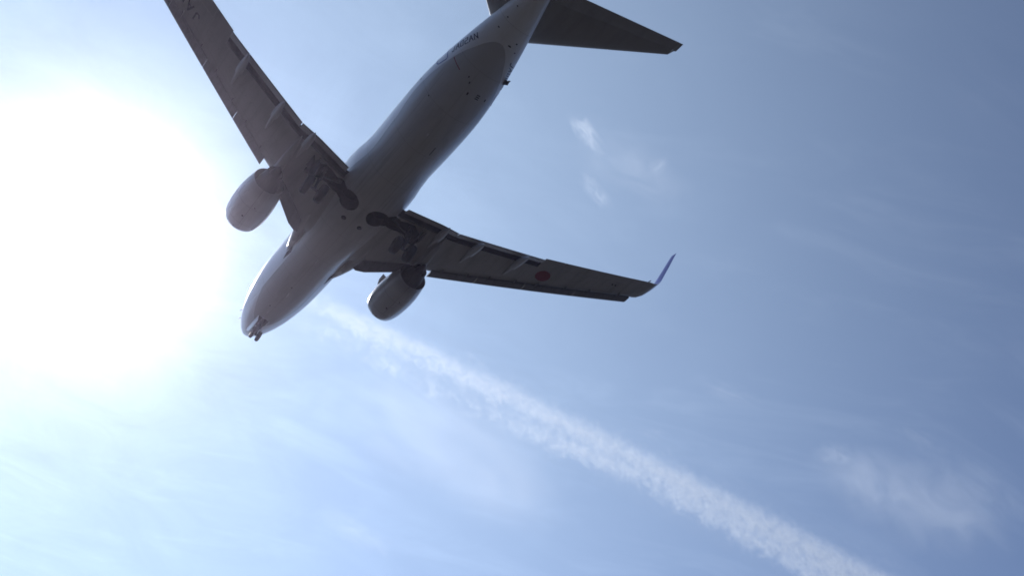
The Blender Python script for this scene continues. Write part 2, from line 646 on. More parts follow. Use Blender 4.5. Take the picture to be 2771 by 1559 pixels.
def inside_poly(x, y, poly):
    c = False
    for (x0, y0), (x1, y1) in zip(poly, poly[1:] + poly[:1]):
        if (y0 > y) != (y1 > y) and x < (x1 - x0) * (y - y0) / (y1 - y0) + x0: c = not c
    return c


WELL_TOP = -1.24
well_round = ellipse(16.36, .93, .63, .60)
well_neck = [(16.80, 1.15), (16.86, 1.9), (16.70, 2.3), (15.98, 2.3), (15.9, 1.9), (15.95, 1.15)]
vent_round = ellipse(15.18, .52, .15, .15)


def well_cutters(s):
    return [prism_cut([(x, y * s) for x, y in well_round], -2.6, WELL_TOP), prism_cut([(x, y * s) for x, y in well_neck], -2.6, WELL_TOP - .02),
            prism_cut([(x, y * s) for x, y in gear_slot], -2.6, WELL_TOP - .01), prism_cut([(x, y * s) for x, y in vent_round], -2.6, -2.0)]


def in_well(p):
    x, y, z = p.center.x, abs(p.center.y), p.center.z
    if not (14.9 < x < 17.2 and y < 3.9 and z < -1.1): return False
    grown = [[(cx + (px_ - cx) * 1.05, cy + (py_ - cy) * 1.05) for px_, py_ in poly] for poly in (well_round, well_neck, gear_slot, vent_round) for cx, cy in [(sum(q[0] for q in poly) / len(poly), sum(q[1] for q in poly) / len(poly))]]
    if not any(inside_poly(x, y, poly) for poly in grown): return False
    return abs(p.normal.z) < .25 or z > -1.3 or (x < 15.4 and y < .8 and z > -2.12)


for s in (-1, 1):
    # ---------------- main wing body
    mb = MB()
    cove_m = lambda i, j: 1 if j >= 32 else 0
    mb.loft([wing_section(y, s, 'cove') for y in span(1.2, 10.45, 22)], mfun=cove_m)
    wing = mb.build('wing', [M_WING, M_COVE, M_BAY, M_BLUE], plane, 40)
    carve(wing, well_cutters(s), 2, in_well)
    # outer wing, tip and blended foot of the winglet
    mb = MB()
    mb.loft([wing_section(y, s, 'full') for y in span(10.45, 11.6, 3)])
    mb.loft([wing_section(y, s, 'blunt') for y in span(11.6, 15.8, 8)])
    mb.loft([wing_section(y, s, 'full') for y in span(15.8, 16.9, 4)])
    me2 = mb.mesh('outer', [M_WING])
    bm = bmesh.new()
    bm.from_mesh(wing.data)
    bm.from_mesh(me2)
    bm.to_mesh(wing.data)
    bm.free()
    sharp(wing.data, 40)

    # ---------------- winglet
    WL = [  # x_le, x_te, y, z, lean of the section normal
        (19.85, 21.63, 16.9, None, 0.0), (20.05, 21.70, 17.15, 1.50, .12), (20.35, 21.76, 17.36, 1.60, .45), (20.72, 21.83, 17.50, 1.76, .85),
        (21.02, 21.92, 17.57, 2.0, 1.15), (21.35, 22.1, 17.63, 2.4, 1.35), (21.75, 22.42, 17.71, 3.0, 1.42), (22.12, 22.69, 17.79, 3.6, 1.45), (22.45, 22.92, 17.86, 4.08, 1.45)]
    mb = MB()
    rings = []
    for (xl, xt, y, z, lean) in WL:
        ch = xt - xl
        tcv = .095 if z is None else .085
        if z is None: z = zw(16.9) + .05
        ring = []
        N = 14
        for i in range(2 * N):
            if i <= N:
                q = (1 - cos(pi * i / N)) / 2; x = xt - ch * q; sg = -.85
            else:
                q = (1 - cos(pi * (i - N) / N)) / 2; x = xl + ch * q; sg = 1.15
            h = airfoil((x - xl) / ch) * tcv * ch * sg
            ring.append((x, s * (y - h * sin(lean)), z + h * cos(lean)))
        rings.append(ring)
    mb.loft(rings, mfun=lambda i, j: 0 if i < 2 else 1)
    mb.build('winglet', [M_WING, M_BLUE], wing, 50)

    # ---------------- slats (four) in front of the outer wing
    def slat_ring(y):
        f = 13.95 + (y - 5.70) * .4987
        ch = .92 - .009 * (y - 5.7)
        z = zw(y) - .16
        pts = [(0, 0), (.02, -.05), (.10, -.085), (.30, -.075), (.62, -.005), (.63, .01), (.40, .035), (.66, .115), (.64, .13), (.30, .115), (.08, .065), (.015, .03)]
        return [(f + a * ch, y * s, z + b * ch * 1.1) for a, b in pts]
    for a, b in ((5.72, 8.19), (8.21, 10.80), (10.82, 13.63), (13.65, 16.72)):
        mb = MB()
        mb.loft([slat_ring(y) for y in span(a, b, 6)])
        sl_o = mb.build('slat', M_SLAT, wing, 30)
        for q in (.2, .75):
            mb = MB()
            y = a + (b - a) * q
            f = 13.95 + (y - 5.70) * .4987
            mb.box((f + .60, y * s, zw(y) - .165), (.50, .06, .09))
            mb.build('slat_track', M_SLAT, wing)

    # ---------------- krueger flap under the inner leading edge
    mb = MB()
    zk = lambda y, d: zw(y) - d
    outl = [(12.74, 2.12, .16), (11.98, 1.92, .33), (11.90, 2.12, .34), (12.10, 2.62, .34), (13.38, 4.15, .34), (13.75, 4.58, .34), (14.25, 4.42, .17), (14.02, 3.98, .17)]
    mb.plate([(x, y * s, zk(y, d)) for x, y, d in outl], .07)
    mb.build('krueger_flap', M_KRUEGER, wing)
    # hinge fittings of the krueger
    for y in (2.6, 3.3, 4.0):
        mb = MB()
        xk = 12.1 + (y - 2.62) * .837
        mb.box((xk + .35, y * s, zw(y) - .30), (.4, .04, .06))
        mb.build('krueger_hinge', M_KRUEGER, wing)

    # ---------------- flaps: inboard and outboard, each main segment + aft segment
    def flap_ring(y, x0, z0, x1, z1, t0):
        n = Vector((z1 - z0, 0, -(x1 - x0))).normalized() * -1
        r = []
        for q, tt in ((1, .004), (.6, .45), (.25, .9), (.06, .7), (0, .15), (0, -.15), (.05, -.55), (.25, -.6), (.6, -.3), (1, -.004)):
            px_ = x0 + (x1 - x0) * q + n.x * tt * t0
            pz_ = z0 + (z1 - z0) * q + n.z * tt * t0
            r.append((px_, y * s, pz_))
        return r
    for a, b in ((1.98, 5.19), (5.23, 10.43)):
        mb = MB(); mb2 = MB()
        R1, R2 = [], []
        for y in span(a, b, 10):
            t = lerp(TE, y); z = zw(y)
            R1.append(flap_ring(y, t - .40, z + .03, t - .01, z - .13, .085))
            R2.append(flap_ring(y, t - .02, z - .11, t + .14, z - .23, .03))
        mb.loft(R1)
        mb2.loft(R2)
        fl = mb.build('flap', M_FAIR, wing, 40)
        mb2.build('flap_tab', M_SLAT, wing, 40)
    # seal block between inboard and outboard flap
    # ---------------- aileron
    mb = MB()
    def ail_ring(y):
        t = lerp(TE, y)
        x0 = t - .625
        zl, zu = wing_z(y, x0, False), wing_z(y, x0, True)
        return [(t + .01, y * s, zw(y) + .030), (x0 + .02, y * s, zl - .006), (x0 - .0, y * s, zl + .014), (x0, y * s, zu - .02), (x0 + .02, y * s, zu), (t + .01, y * s, zw(y) + .040)]
    mb.loft([ail_ring(y) for y in span(11.605, 15.795, 8)], smooth=False)
    mb.build('aileron', M_WING, wing)

    # ---------------- flap track fairings: fixed nose + drooped tail
    for (yf, xf, xm, xr, zr, w, hh) in ((9.2, 16.85, 17.95, 19.72, -1.05, .19, .27), (6.56, 16.15, 17.3, 18.92, -1.58, .20, .30), (4.42, 16.0, 17.1, 18.46, -1.60, .20, .30)):
        mb = MB()
        zl = lambda x: wing_z(yf, min(x, lerp(TE, yf) - .84), False)
        rings = []
        for q in span(0, 1, 8):
            x = xf + (xm - .05 - xf) * q
            k = sqrt(max(q, .0)) * .66 + .03
            zc = zl(x) - hh * .55 * k
            rings.append([(x, s * yf + w * k * cos(2 * pi * i / 20), zc + hh * .75 * k * sin(2 * pi * i / 20)) for i in range(20)])
        mb.loft(rings)
        ft = mb.build('flap_track_fairing', M_FAIR, wing, 50)
        mb = MB()
        rings = []
        z0 = zl(xm) - hh * .62
        for q in span(0, 1, 14):
            x = xm + (xr - xm) * q
            k = (1 - q**2.4) * (1.0 + .18 * q) + .015
            zc = z0 + (zr - z0) * (q * .35 + .65 * q * q)
            rings.append([(x, s * yf + w * k * cos(2 * pi * i / 20), zc + hh * k * sin(2 * pi * i / 20)) for i in range(20)])
        mb.loft(rings)
        mb.build('drooped_tail_cone', M_FAIR, wing, 50)

    # ---------------- engine
    EY, EZ = 4.83 * s, -2.1
    prof = [(10.60, .80), (10.63, .87), (10.74, .955), (10.95, 1.025), (11.3, 1.085), (11.85, 1.12), (12.5, 1.12), (13.15, 1.07), (13.7, .985), (14.27, .865)]
    def rev(pr, flat=0.0, n=56):
        out = []
        for x, r in pr:
            ring = []
            for i in range(n):
                a = 2 * pi * i / n
                zz_ = r * sin(a)
                if zz_ < 0: zz_ *= (1 - flat)
                ring.append((x, EY + r * cos(a), EZ + zz_))
            out.append(ring)
        return out
    mb = MB()
    fine = []
    for (a, b), (c, d) in zip(prof[2:], prof[3:]):
        for k in range(3): fine.append((a + (c - a) * k / 3, b + (d - b) * k / 3))
    fine.append(prof[-1])
    # smooth the profile a little
    for _ in range(2):
        fine = [fine[0]] + [(q[0], (p[1] + 2 * q[1] + r[1]) / 4) for p, q, r in zip(fine, fine[1:], fine[2:])] + [fine[-1]]
    inner = [(14.25, .835), (13.6, .86), (12.6, .84), (11.3, .80), (10.85, .785)]
    mb.loft(rev(fine), 0, False, False)
    mb.loft(rev([prof[-1]] + inner), 1, False, False)
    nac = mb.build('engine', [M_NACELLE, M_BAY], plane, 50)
    mb = MB()
    mb.loft(rev([(10.745, .957), (10.66, .905), (10.615, .85), (10.60, .80), (10.63, .765), (10.75, .765), (10.86, .784)]), 0, False, False)
    mb.build('inlet_lip', M_LIP, nac, 60)
    mb = MB()
    mb.loft(rev([(11.25, .80), (11.22, .3), (10.95, .05)], n=40), 0, False, True)
    for k in range(24):
        a = 2 * pi * k / 24
        u = Vector((0, cos(a), sin(a))); v = Vector((0, -sin(a), cos(a)))
        c0 = Vector((11.15, EY, EZ))
        mb.plate([c0 + u * .25 + v * .05 + Vector((-.05, 0, 0)), c0 + u * .78 + v * .10 + Vector((-.06, 0, 0)), c0 + u * .78 - v * .10 + Vector((.08, 0, 0)), c0 + u * .25 - v * .05 + Vector((.05, 0, 0))], .015)
    mb.build('fan', M_DARKMETAL, nac)
    mb = MB()
    mb.loft(rev([(13.0, .60), (13.7, .64), (14.2, .61), (14.7, .51), (15.05, .43), (15.04, .40), (14.6, .40)]), 0, True, False)
    mb.build('core_nozzle', M_DARKMETAL, nac, 40)
    mb = MB()
    mb.loft(rev([(14.55, .30), (15.0, .27), (15.4, .16), (15.62, .03)], n=32))
    mb.build('exhaust_plug', M_DARKMETAL, nac, 60)
    # strake on the inboard shoulder
    mb = MB()
    a = math.radians(38)
    def ns(x, rr): return (x, EY - s * rr * cos(a), EZ + rr * sin(a))
    mb.plate([ns(11.35, 1.06), ns(11.55, 1.27), ns(11.85, 1.40), ns(12.35, 1.44), ns(12.42, 1.08)], .03)
    mb.build('nacelle_strake', M_NACELLE, nac)
    # drain fitting and panel under the nacelle
    for x, a_ in ((12.05, -95), (11.0, -100), (13.0, -80)):
        mb = MB()
        a = math.radians(a_)
        mb.tube((x, EY + 1.10 * cos(a), EZ + 1.10 * sin(a)), (x, EY + 1.145 * cos(a), EZ + 1.145 * sin(a)), .055 if x == 12.05 else .03)
        mb.build('drain_port', M_BAY, nac)
    # pylon
    mb = MB()
    rings = []
    for x, zb, zt, w in ((11.7, -1.02, -.98, .03), (12.2, -1.05, -.78, .16), (13.0, -1.1, -.72, .22), (13.9, -1.25, -.85, .25), (14.6, -1.62, -.98, .27), (15.2, -1.72, -1.05, .25), (16.0, -1.50, -1.05, .20), (16.8, -1.36, -1.1, .12), (17.35, -1.24, -1.1, .03)):
        zc, h = (zb + zt) / 2, (zt - zb) / 2
        rings.append([(x, EY + w * math.copysign(abs(cos(2 * pi * i / 20)) ** .6, cos(2 * pi * i / 20)), zc + h * math.copysign(abs(sin(2 * pi * i / 20)) ** .6, sin(2 * pi * i / 20))) for i in range(20)])
    mb.loft(rings)
    mb.build('pylon', M_GREY, plane, 40)

    # ---------------- tailplane
    mb = MB()
    def stab_ring(y, xl, xt, tcv):
        ch = xt - xl
        z = 1.34 + .105 * y
        r = []
        N = 14
        for i in range(2 * N):
            if i <= N:
                q = (1 - cos(pi * i / N)) / 2; x = xt - ch * q; sg = -1
            else:
                q = (1 - cos(pi * (i - N) / N)) / 2; x = xl + ch * q; sg = 1
            r.append((x, y * s, z + airfoil((x - xl) / ch) * tcv * ch * sg + .003 * sg))
        return r
    xl_s = lambda y: 28.37 + (y - 1.13) * .7145
    xt_s = lambda y: 32.07 + (y - 2.01) * .2644
    mb.loft([stab_ring(y, xl_s(y), xt_s(y) - .80 + .05 * y, .10) for y in span(.3, 6.95, 8)] )
    mb.loft([stab_ring(y, xl_s(y) + (.0 if y < 7.0 else .25), xt_s(y), .09) for y in (6.96, 7.05, 7.14)])
    stab = mb.build('tailplane', M_TAILGREY, plane, 40)
    mb = MB()
    R_ = []
    for y in span(.35, 6.955, 8):
        z = 1.34 + .105 * y
        x0 = xt_s(y) - .80 + .05 * y - .012; x1 = xt_s(y)
        h = .045 - .003 * y
        R_.append([(x1, y * s, z - .004), (x0 + .05, y * s, z - h), (x0, y * s, z - h * .6), (x0, y * s, z + h * .6), (x0 + .05, y * s, z + h), (x1, y * s, z + .004)])
    mb.loft(R_, smooth=False)
    mb.build('elevator', M_TAILGREY, stab)

    # ---------------- main landing gear
    gx, gz = 16.62, -3.28
    mb = MB()
    mb.tube((16.55, 2.86 * s, -1.15), (16.60, 2.86 * s, -2.35), .125, .115, 18)
    mb.tube((16.60, 2.86 * s, -2.3), (gx, 2.86 * s, gz), .08, .08, 18)
    mb.tube((gx, 2.40 * s, gz), (gx, 3.32 * s, gz), .075, .075, 16)
    mb.box((16.75, 2.86 * s, -1.75), (.28, .2, .32))
    mg = mb.build('main_landing_gear', [M_STEEL], plane)
    for name, segs in (('side_brace', [((16.58, 2.86 * s, -1.95), (16.45, 1.75 * s, -1.4), .065), ((16.45, 1.75 * s, -1.4), (16.75, 2.2 * s, -1.25), .05)]),
                       ('drag_brace', [((16.58, 2.86 * s, -1.7), (15.75, 2.95 * s, -1.35), .055)]),
                       ('torsion_link', [((16.60, 2.86 * s, -2.3), (16.98, 2.86 * s, -2.75), .04), ((16.98, 2.86 * s, -2.75), (gx, 2.86 * s, gz + .05), .04)]),
                       ('hydraulic_hose', [((16.66, 2.98 * s, -1.5), (16.72, 3.0 * s, -2.4), .02), ((16.72, 3.0 * s, -2.4), (16.68, 2.9 * s, -3.1), .02)])):
        mb = MB()
        for p0_, p1_, r_ in segs: mb.tube(p0_, p1_, r_)
        mb.build(name, M_STEEL, mg)
    def wheel(parent, x, y, z, r, w):
        m = MB()
        n = 40
        prof_ = [(-.50, .55), (-.50, .80), (-.44, .92), (-.30, .985), (-.10, 1.0), (.10, 1.0), (.30, .985), (.44, .92), (.50, .80), (.50, .55)]
        rings_ = [[(x + r * q * cos(2 * pi * i / n), y + w * p_, z + r * q * sin(2 * pi * i / n)) for i in range(n)] for p_, q in prof_]
        m.loft(rings_, 0)
        o = m.build('wheel', [M_TYRE, M_STEEL], parent, 40)
        m2 = MB()
        for sd in (-1, 1):
            m2.loft([[(x + r * q * cos(2 * pi * i / 28), y + sd * w * p_, z + r * q * sin(2 * pi * i / 28)) for i in range(28)] for p_, q in ((.49, .54), (.505, .52), (.42, .46), (.40, .2), (.47, .16), (.47, .02))], 0)
        me_ = m2.mesh('hub', [M_STEEL])
        for p in me_.polygons: p.material_index = 1
        bm_ = bmesh.new()
        bm_.from_mesh(o.data)
        k0 = len(bm_.faces)
        bm_.from_mesh(me_)
        bm_.faces.ensure_lookup_table()
        for f_ in bm_.faces[k0:]: f_.material_index = 1
        bm_.to_mesh(o.data)
        bm_.free()
        return o
    wheel(mg, gx, 2.43 * s, gz, .56, .40)
    wheel(mg, gx, 3.29 * s, gz, .56, .40)
    mb = MB()
    mb.plate([(16.0, 3.52 * s, -1.42), (17.15, 3.42 * s, -1.45), (17.25, 3.33 * s, -1.95), (16.98, 3.22 * s, -2.55), (16.3, 3.20 * s, -2.62), (15.95, 3.36 * s, -2.0)], .05)
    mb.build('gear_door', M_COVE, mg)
    mb = MB()
    mb.plate([(16.1, 3.78 * s, -1.34), (17.0, 3.75 * s, -1.35), (16.9, 3.56 * s, -1.75), (16.2, 3.58 * s, -1.75)], .04)
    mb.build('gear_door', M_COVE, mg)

    # ---------------- lettering, roundel
    if s < 0:
        mb = MB()
        # registration under the port wing: reads outboard, tops toward the leading edge
        def on_wing(u, v, d):
            y = 12.12 + u * .93
            x = 18.72 + u * .43 - v * 1.0 + (u * .0)
            return (x, -y, wing_z(y, x, False) - .002 - .003 * (1 - d))
        lettering(mb, 'JA02AN', on_wing, .54, .36, .46, .085, .05)
        o = mb.build('registration_lettering', M_INK, wing)
    else:
        mb = MB()
        rows = []
        for q in range(9):
            r_ = .46 * max(q / 8, .02)
            row = []
            for k in range(48):
                a = 2 * pi * k / 48
                x, y = 18.22 + r_ * cos(a), 11.2 + r_ * sin(a)
                row.append((x, y, wing_z(y, x, False) - .008))
            rows.append(row)
        rows.append([(x, y, z + .006) for x, y, z in rows[-1]])
        mb.loft(rows)
        mb.build('red_roundel', M_RED, wing)
    # vents and access panels under the outer wing
    for y, x, r in ((13.4, 17.9, .05), (15.3, 20.2, .06), (15.1, 20.15, .06)):
        mb = MB()
        mb.tube((x, y * s, wing_z(y, x, False) + .01), (x, y * s, wing_z(y, x, False) - .012), r)
        mb.build('vent', M_BAY, wing)
    # white tail light at the trailing corner of the tip
    mb = MB()
    mb.tube((21.55, 16.75 * s, zw(16.75) + .05), (21.78, 16.78 * s, zw(16.75) + .05), .05, .03, 12)
    mb.build('position_light', M_LIP, wing)

# wheel wells and leg slots, cut through fairing and lower fuselage
carve(fairing, well_cutters(-1) + well_cutters(1), 1, in_well)
carve(fus, well_cutters(-1) + well_cutters(1), 1, in_well)

# leading-edge root gloves
for s in (-1, 1):
    mb = MB()
    rings = []
    for x, y, z, ry, rz in ((9.5, 1.58, -1.10, .02, .03), (10.0, 1.63, -1.17, .14, .13), (10.6, 1.70, -1.24, .22, .20), (11.3, 1.80, -1.32, .27, .24), (12.0, 1.90, -1.40, .28, .24), (12.7, 1.94, -1.48, .25, .20), (13.4, 1.94, -1.58, .16, .14), (14.2, 1.92, -1.64, .04, .05)):
        rings.append([(x, s * y + ry * cos(2 * pi * i / 24), z + rz * sin(2 * pi * i / 24)) for i in range(24)])
    mb.loft(rings)
    mb.build('wing_root_glove', M_FUS, fus, 60)
    # ram air intake slot beside it
    mb = MB()
    mb.plate([fus_pt(9.0, -90 + s * 50, .0), fus_pt(9.9, -90 + s * 47, .004), fus_pt(10.3, -90 + s * 51, .05), fus_pt(9.6, -90 + s * 53, .03)], .03)
    mb.build('air_intake', M_BAY, fus)

# fin (mostly above the picture)
mb = MB()
def fin_ring(z, xl, xt, t0):
    ch = xt - xl
    r = []
    for i in range(28):
        if i <= 14:
            q = (1 - cos(pi * i / 14)) / 2; x = xt - ch * q; sg = -1
        else:
            q = (1 - cos(pi * (i - 14) / 14)) / 2; x = xl + ch * q; sg = 1
        r.append((x, airfoil((x - xl) / ch) * t0 * ch * sg + .004 * sg, z))
    return r
mb.loft([fin_ring(1.4, 22.6, 31.6, .06), fin_ring(1.9, 24.2, 31.65, .07), fin_ring(2.6, 26.0, 31.75, .09), fin_ring(8.7, 30.9, 33.0, .09)])
fin = mb.build('tail_fin', M_BLUE, plane, 40)
mb = MB()
mb.tube((32.15, 0, 1.18), (32.30, 0, 1.19), .19, .17, 24)
mb.build('exhaust_outlet', M_DARKMETAL, fus)

# nose landing gear
mb = MB()
mb.tube((3.75, 0, -1.5), (3.92, 0, -2.75), .085)
mb.tube((3.92, 0, -2.7), (3.98, 0, -3.36), .06)
mb.tube((3.98, -.30, -3.36), (3.98, .30, -3.36), .05)
mb.box((3.78, 0, -2.45), (.12, .34, .2))
ng = mb.build('nose_landing_gear', M_STEEL, plane)
mb = MB()
mb.tube((3.88, 0, -2.35), (3.1, 0, -1.75), .05)
mb.tube((3.90, .06, -2.6), (3.5, .06, -1.9), .035)
mb.build('drag_brace', M_STEEL, ng)
mb = MB()
mb.tube((3.70, -.12, -2.42), (3.62, -.12, -2.44), .09, .10, 16)
mb.tube((3.70, .12, -2.42), (3.62, .12, -2.44), .09, .10, 16)
mb.box((3.72, 0, -2.42), (.06, .2, .05))
mb.build('taxi_light', M_LIP, ng)
for s in (-1, 1):
    wheel(ng, 3.98, .215 * s, -3.36, .345, .21)
    mb = MB()
    mb.plate([(2.10, .36 * s, -1.72), (2.5, .37 * s, -1.80), (3.3, .39 * s, -1.93), (4.10, .40 * s, -2.0), (4.05, .30 * s, -2.34), (3.3, .27 * s, -2.42), (2.55, .27 * s, -2.26), (2.15, .31 * s, -1.95)], .03)
    mb.build('gear_door', M_WHITE, ng)

# lettering on the rear fuselage, both sides
for s in (-1, 1):
    mb = MB()
    def on_fus(u, v, d):
        x = 26.17 + u if s < 0 else 27.74 - u
        t, b, w, zc = sec(x)
        # walk up the skin from the baseline height
        z0 = .015
        th = math.degrees(math.asin(max(-1, min(1, (z0 - zc) / (zc - b)))))
        th2 = th + math.degrees(v / 1.45)
        a = th2 if s > 0 else 180 - th2
        return fus_pt(x, a, .003 + .004 * d)
    lettering(mb, 'JA02AN', on_fus, .262, .19, .42, .042, .22)
    mb.build('registration_lettering', M_INK, fus)

# aft door outline on the port side, service door to starboard
for s in (-1, 1):
    mb = MB()
    def strip(p):
        pts = []
        for (x0, t0), (x1, t1) in zip(p, p[1:]):
            k = max(2, int(max(abs(x1 - x0) / .08, abs(t1 - t0) / 3)))
            pts += [(x0 + (x1 - x0) * i / k, t0 + (t1 - t0) * i / k) for i in range(k)]
        pts.append(p[-1])
        rows = []
        for i, (x, th) in enumerate(pts):
            a, b = pts[max(i - 1, 0)], pts[min(i + 1, len(pts) - 1)]
            dx, dt = b[0] - a[0], (b[1] - a[1]) * .029
            L = math.hypot(dx, dt) or 1
            nx, nt = -dt / L * .026, dx / L * .026 / .029
            A = lambda th_: th_ if s > 0 else 180 - th_
            rows.append([fus_pt(x + nx, A(th + nt), .003), fus_pt(x - nx, A(th - nt), .003), fus_pt(x - nx, A(th - nt), .007), fus_pt(x + nx, A(th + nt), .007)])
        mb.loft(rows, smooth=False)
    strip([(25.18, 40), (25.16, -8), (25.22, -14), (25.32, -16.5), (25.78, -22), (25.88, -20), (25.9, -14), (25.95, 40)])
    mb.build('door_outline', M_BLUE, fus)

# small fittings along the belly
mb = MB()
def blade(x, th, lx, h, sweep=.1, t=.02):
    p = [fus_pt(x, th, -.01), fus_pt(x + sweep, th, h), fus_pt(x + sweep + lx * .6, th, h), fus_pt(x + lx, th, -.01)]
    mb.plate(p, t)
blade(26.55, -25, .30, .26, .14)
mb.plate([fus_pt(26.72, -25, .2), fus_pt(26.9, -20, .24), fus_pt(26.95, -30, .24)], .02)
mb.build('drain_mast', M_BAY, fus)
for (x, th, lx, h) in ((7.2, -88, .32, .22), (11.0, -90, .3, .2), (22.6, -92, .14, .10), (4.9, -94, .2, .16)):
    mb = MB()
    blade(x, th, lx, h)
    mb.build('blade_antenna', M_WHITE, fus)
# pitot probes on the port nose
for x, th in ((1.85, 176), (1.25, 178)):
    mb = MB()
    mb.tube(fus_pt(x, th), fus_pt(x, th, .15), .016)
    mb.tube(fus_pt(x, th, .15), fus_pt(x, th, .15) - Vector((.16, 0, 0)), .014)
    mb.build('pitot_probe', M_STEEL, fus)
# vents, drain holes and access panels as thin raised or dark plates on the skin
def patch(x, th, lx, dth):
    mb = MB()
    rows = []
    for i in range(4):
        xx = x + lx * i / 3
        rows.append([fus_pt(xx, th, .002), fus_pt(xx, th + dth, .002), fus_pt(xx, th + dth, .006), fus_pt(xx, th, .006)])
    mb.loft(rows, smooth=False)
    mb.build('vent', M_BAY, fus)
for a in ((25.42, -84.5, .14, 2.5), (25.45, -68, .05, 7), (25.55, -68, .05, 7), (25.65, -68, .05, 7), (25.5, -48, .14, 2.4), (24.06, -131, .07, 2), (21.75, -69, .55, 1.0), (29.95, -131, .05, 5), (29.3, -127, .05, 5), (28.7, -125, .05, 5), (28.35, -75, .06, 8), (28.6, -60, .06, 5), (28.2, -50, .05, 4), (23.9, 186, .10, 1.6), (25.9, -93, .1, 2), (26.1, -100, .08, 2), (14.6, -96, .06, 2), (8.0, -92, .1, 2), (5.5, -100, .1, 2)):
    patch(*a)
mb = MB()
for i in range(1):
    rows = []
    for k in range(12):
        q = k / 11
        x = 26.18 - .13 * q; th = -147 + 28 * q
        rows.append([fus_pt(x, th, .002), fus_pt(x + .035, th, .002), fus_pt(x + .035, th, .006), fus_pt(x, th, .006)])
    mb.loft(rows, smooth=False)
mb.build('red_stripe', M_RED, fus)
# ------------------------------------------------------------------ ground
gm = bpy.data.materials.new('dark_meadow')
gm.use_nodes = True
t = NT(gm.node_tree)
b = gm.node_tree.nodes['Principled BSDF']
co = t.n('ShaderNodeTexCoord').outputs['Object']
n_a = t.noise(co, .05, 8, .6)
n_b = t.noise(co, 2.5, 6, .65)
c = t.mix(n_a, (.021, .018, .013, 1), (.036, .029, .022, 1))
c = t.mix(t.mul(n_b, .5), c, (.014, .012, .010, 1))
t.put(b.inputs['Base Color'], c)
b.inputs['Roughness'].default_value = .95
mb = MB()
N = 24
G = 5000
vs = []
for i in range(N + 1):
    for j in range(N + 1):
        vs.append(((i / N - .5) * 2 * G, (j / N - .5) * 2 * G, 0))
mb.add(vs)
for i in range(N):
    for j in range(N):
        a = i * (N + 1) + j
        mb.face((a, a + N + 1, a + N + 2, a + 1))
gr = mb.build('ground', gm)
gr['kind'] = 'structure'

# ------------------------------------------------------------------ haze volume added to imitate lens glare over the jet
hm = bpy.data.materials.new('lens_glare_volume')
hm.use_nodes = True
hm.node_tree.nodes.clear()
pv = hm.node_tree.nodes.new('ShaderNodeVolumePrincipled')
pv.inputs['Color'].default_value = (0.84, 0.76, 1.0, 1)
pv.inputs['Density'].default_value = 0.00043
pv.inputs['Anisotropy'].default_value = 0.91
ho = hm.node_tree.nodes.new('ShaderNodeOutputMaterial')
hm.node_tree.links.new(pv.outputs[0], ho.inputs['Volume'])
mb = MB()
mb.box((0, 0, 40), (2 * G + 60, 2 * G + 60, 82))
hz = mb.build('glare_haze', hm)
hz['kind'] = 'stuff'

# ------------------------------------------------------------------ contrail and cirrus: real clouds of ice, far above
scene.cycles.volume_step_rate = 0.09
scene.cycles.volume_max_steps = 512
scene.cycles.volume_bounces = 1
CLOUD_H = 4000.0


def on_sheet(u, v, h=CLOUD_H):
    d = pixel_dir(u, v)
    return EYE + d * ((h - EYE.z) / d.z)


def cloud_material(name, density, build, g=0.6, skin=0.0):
    m = bpy.data.materials.new(name)
    m.use_nodes = True
    m.node_tree.nodes.clear()
    t = NT(m.node_tree)
    co = t.n('ShaderNodeTexCoord').outputs['Object']
    d = build(t, co)
    if skin:
        tr = t.n('ShaderNodeBsdfTransparent')
        df = t.n('ShaderNodeBsdfTranslucent')
        mx = t.n('ShaderNodeMixShader')
        mx.inputs[0].default_value = skin
        m.node_tree.links.new(tr.outputs[0], mx.inputs[1])
        m.node_tree.links.new(df.outputs[0], mx.inputs[2])
    pv = t.n('ShaderNodeVolumePrincipled')
    pv.inputs['Color'].default_value = (0.93, 0.96, 1.0, 1)
    pv.inputs['Anisotropy'].default_value = g
    t.put(pv.inputs['Density'], t.mul(d, density))
    o = t.n('ShaderNodeOutputMaterial')
    m.node_tree.links.new(pv.outputs[0], o.inputs['Volume'])
    if skin:                            # thin outer veil of the trail
        m.node_tree.links.new(mx.outputs[0], o.inputs['Surface'])
    return m


def frame_from(p0, p1):
    """local frame on the sheet: origin mid, x along p0 -> p1"""
    mid = (p0 + p1) / 2
    a = math.atan2(p1.y - p0.y, p1.x - p0.x)
    return mid, a


def to_local(p, mid, a):
    d = p - mid
    return d.x * cos(a) + d.y * sin(a), -d.x * sin(a) + d.y * cos(a)


CT = [(885, 861, 46), (1100, 958, 52), (1315, 1060, 54), (1477, 1141, 56), (1638, 1224, 57), (1961, 1391, 56), (2176, 1502, 56), (2391, 1609, 56)]
P3 = [on_sheet(u, v) for u, v, w in CT]
mid, ang_c = frame_from(P3[0], P3[-1])
L3 = [to_local(p, mid, ang_c) for p in P3]
W3 = []
for (u, v, w), l in zip(CT, L3):
    q = to_local(on_sheet(u + w * .45, v - w * .89), mid, ang_c)
    W3.append((l[0], abs(q[1] - l[1]), 1 if q[1] > l[1] else -1))
UPS = W3[3][2]
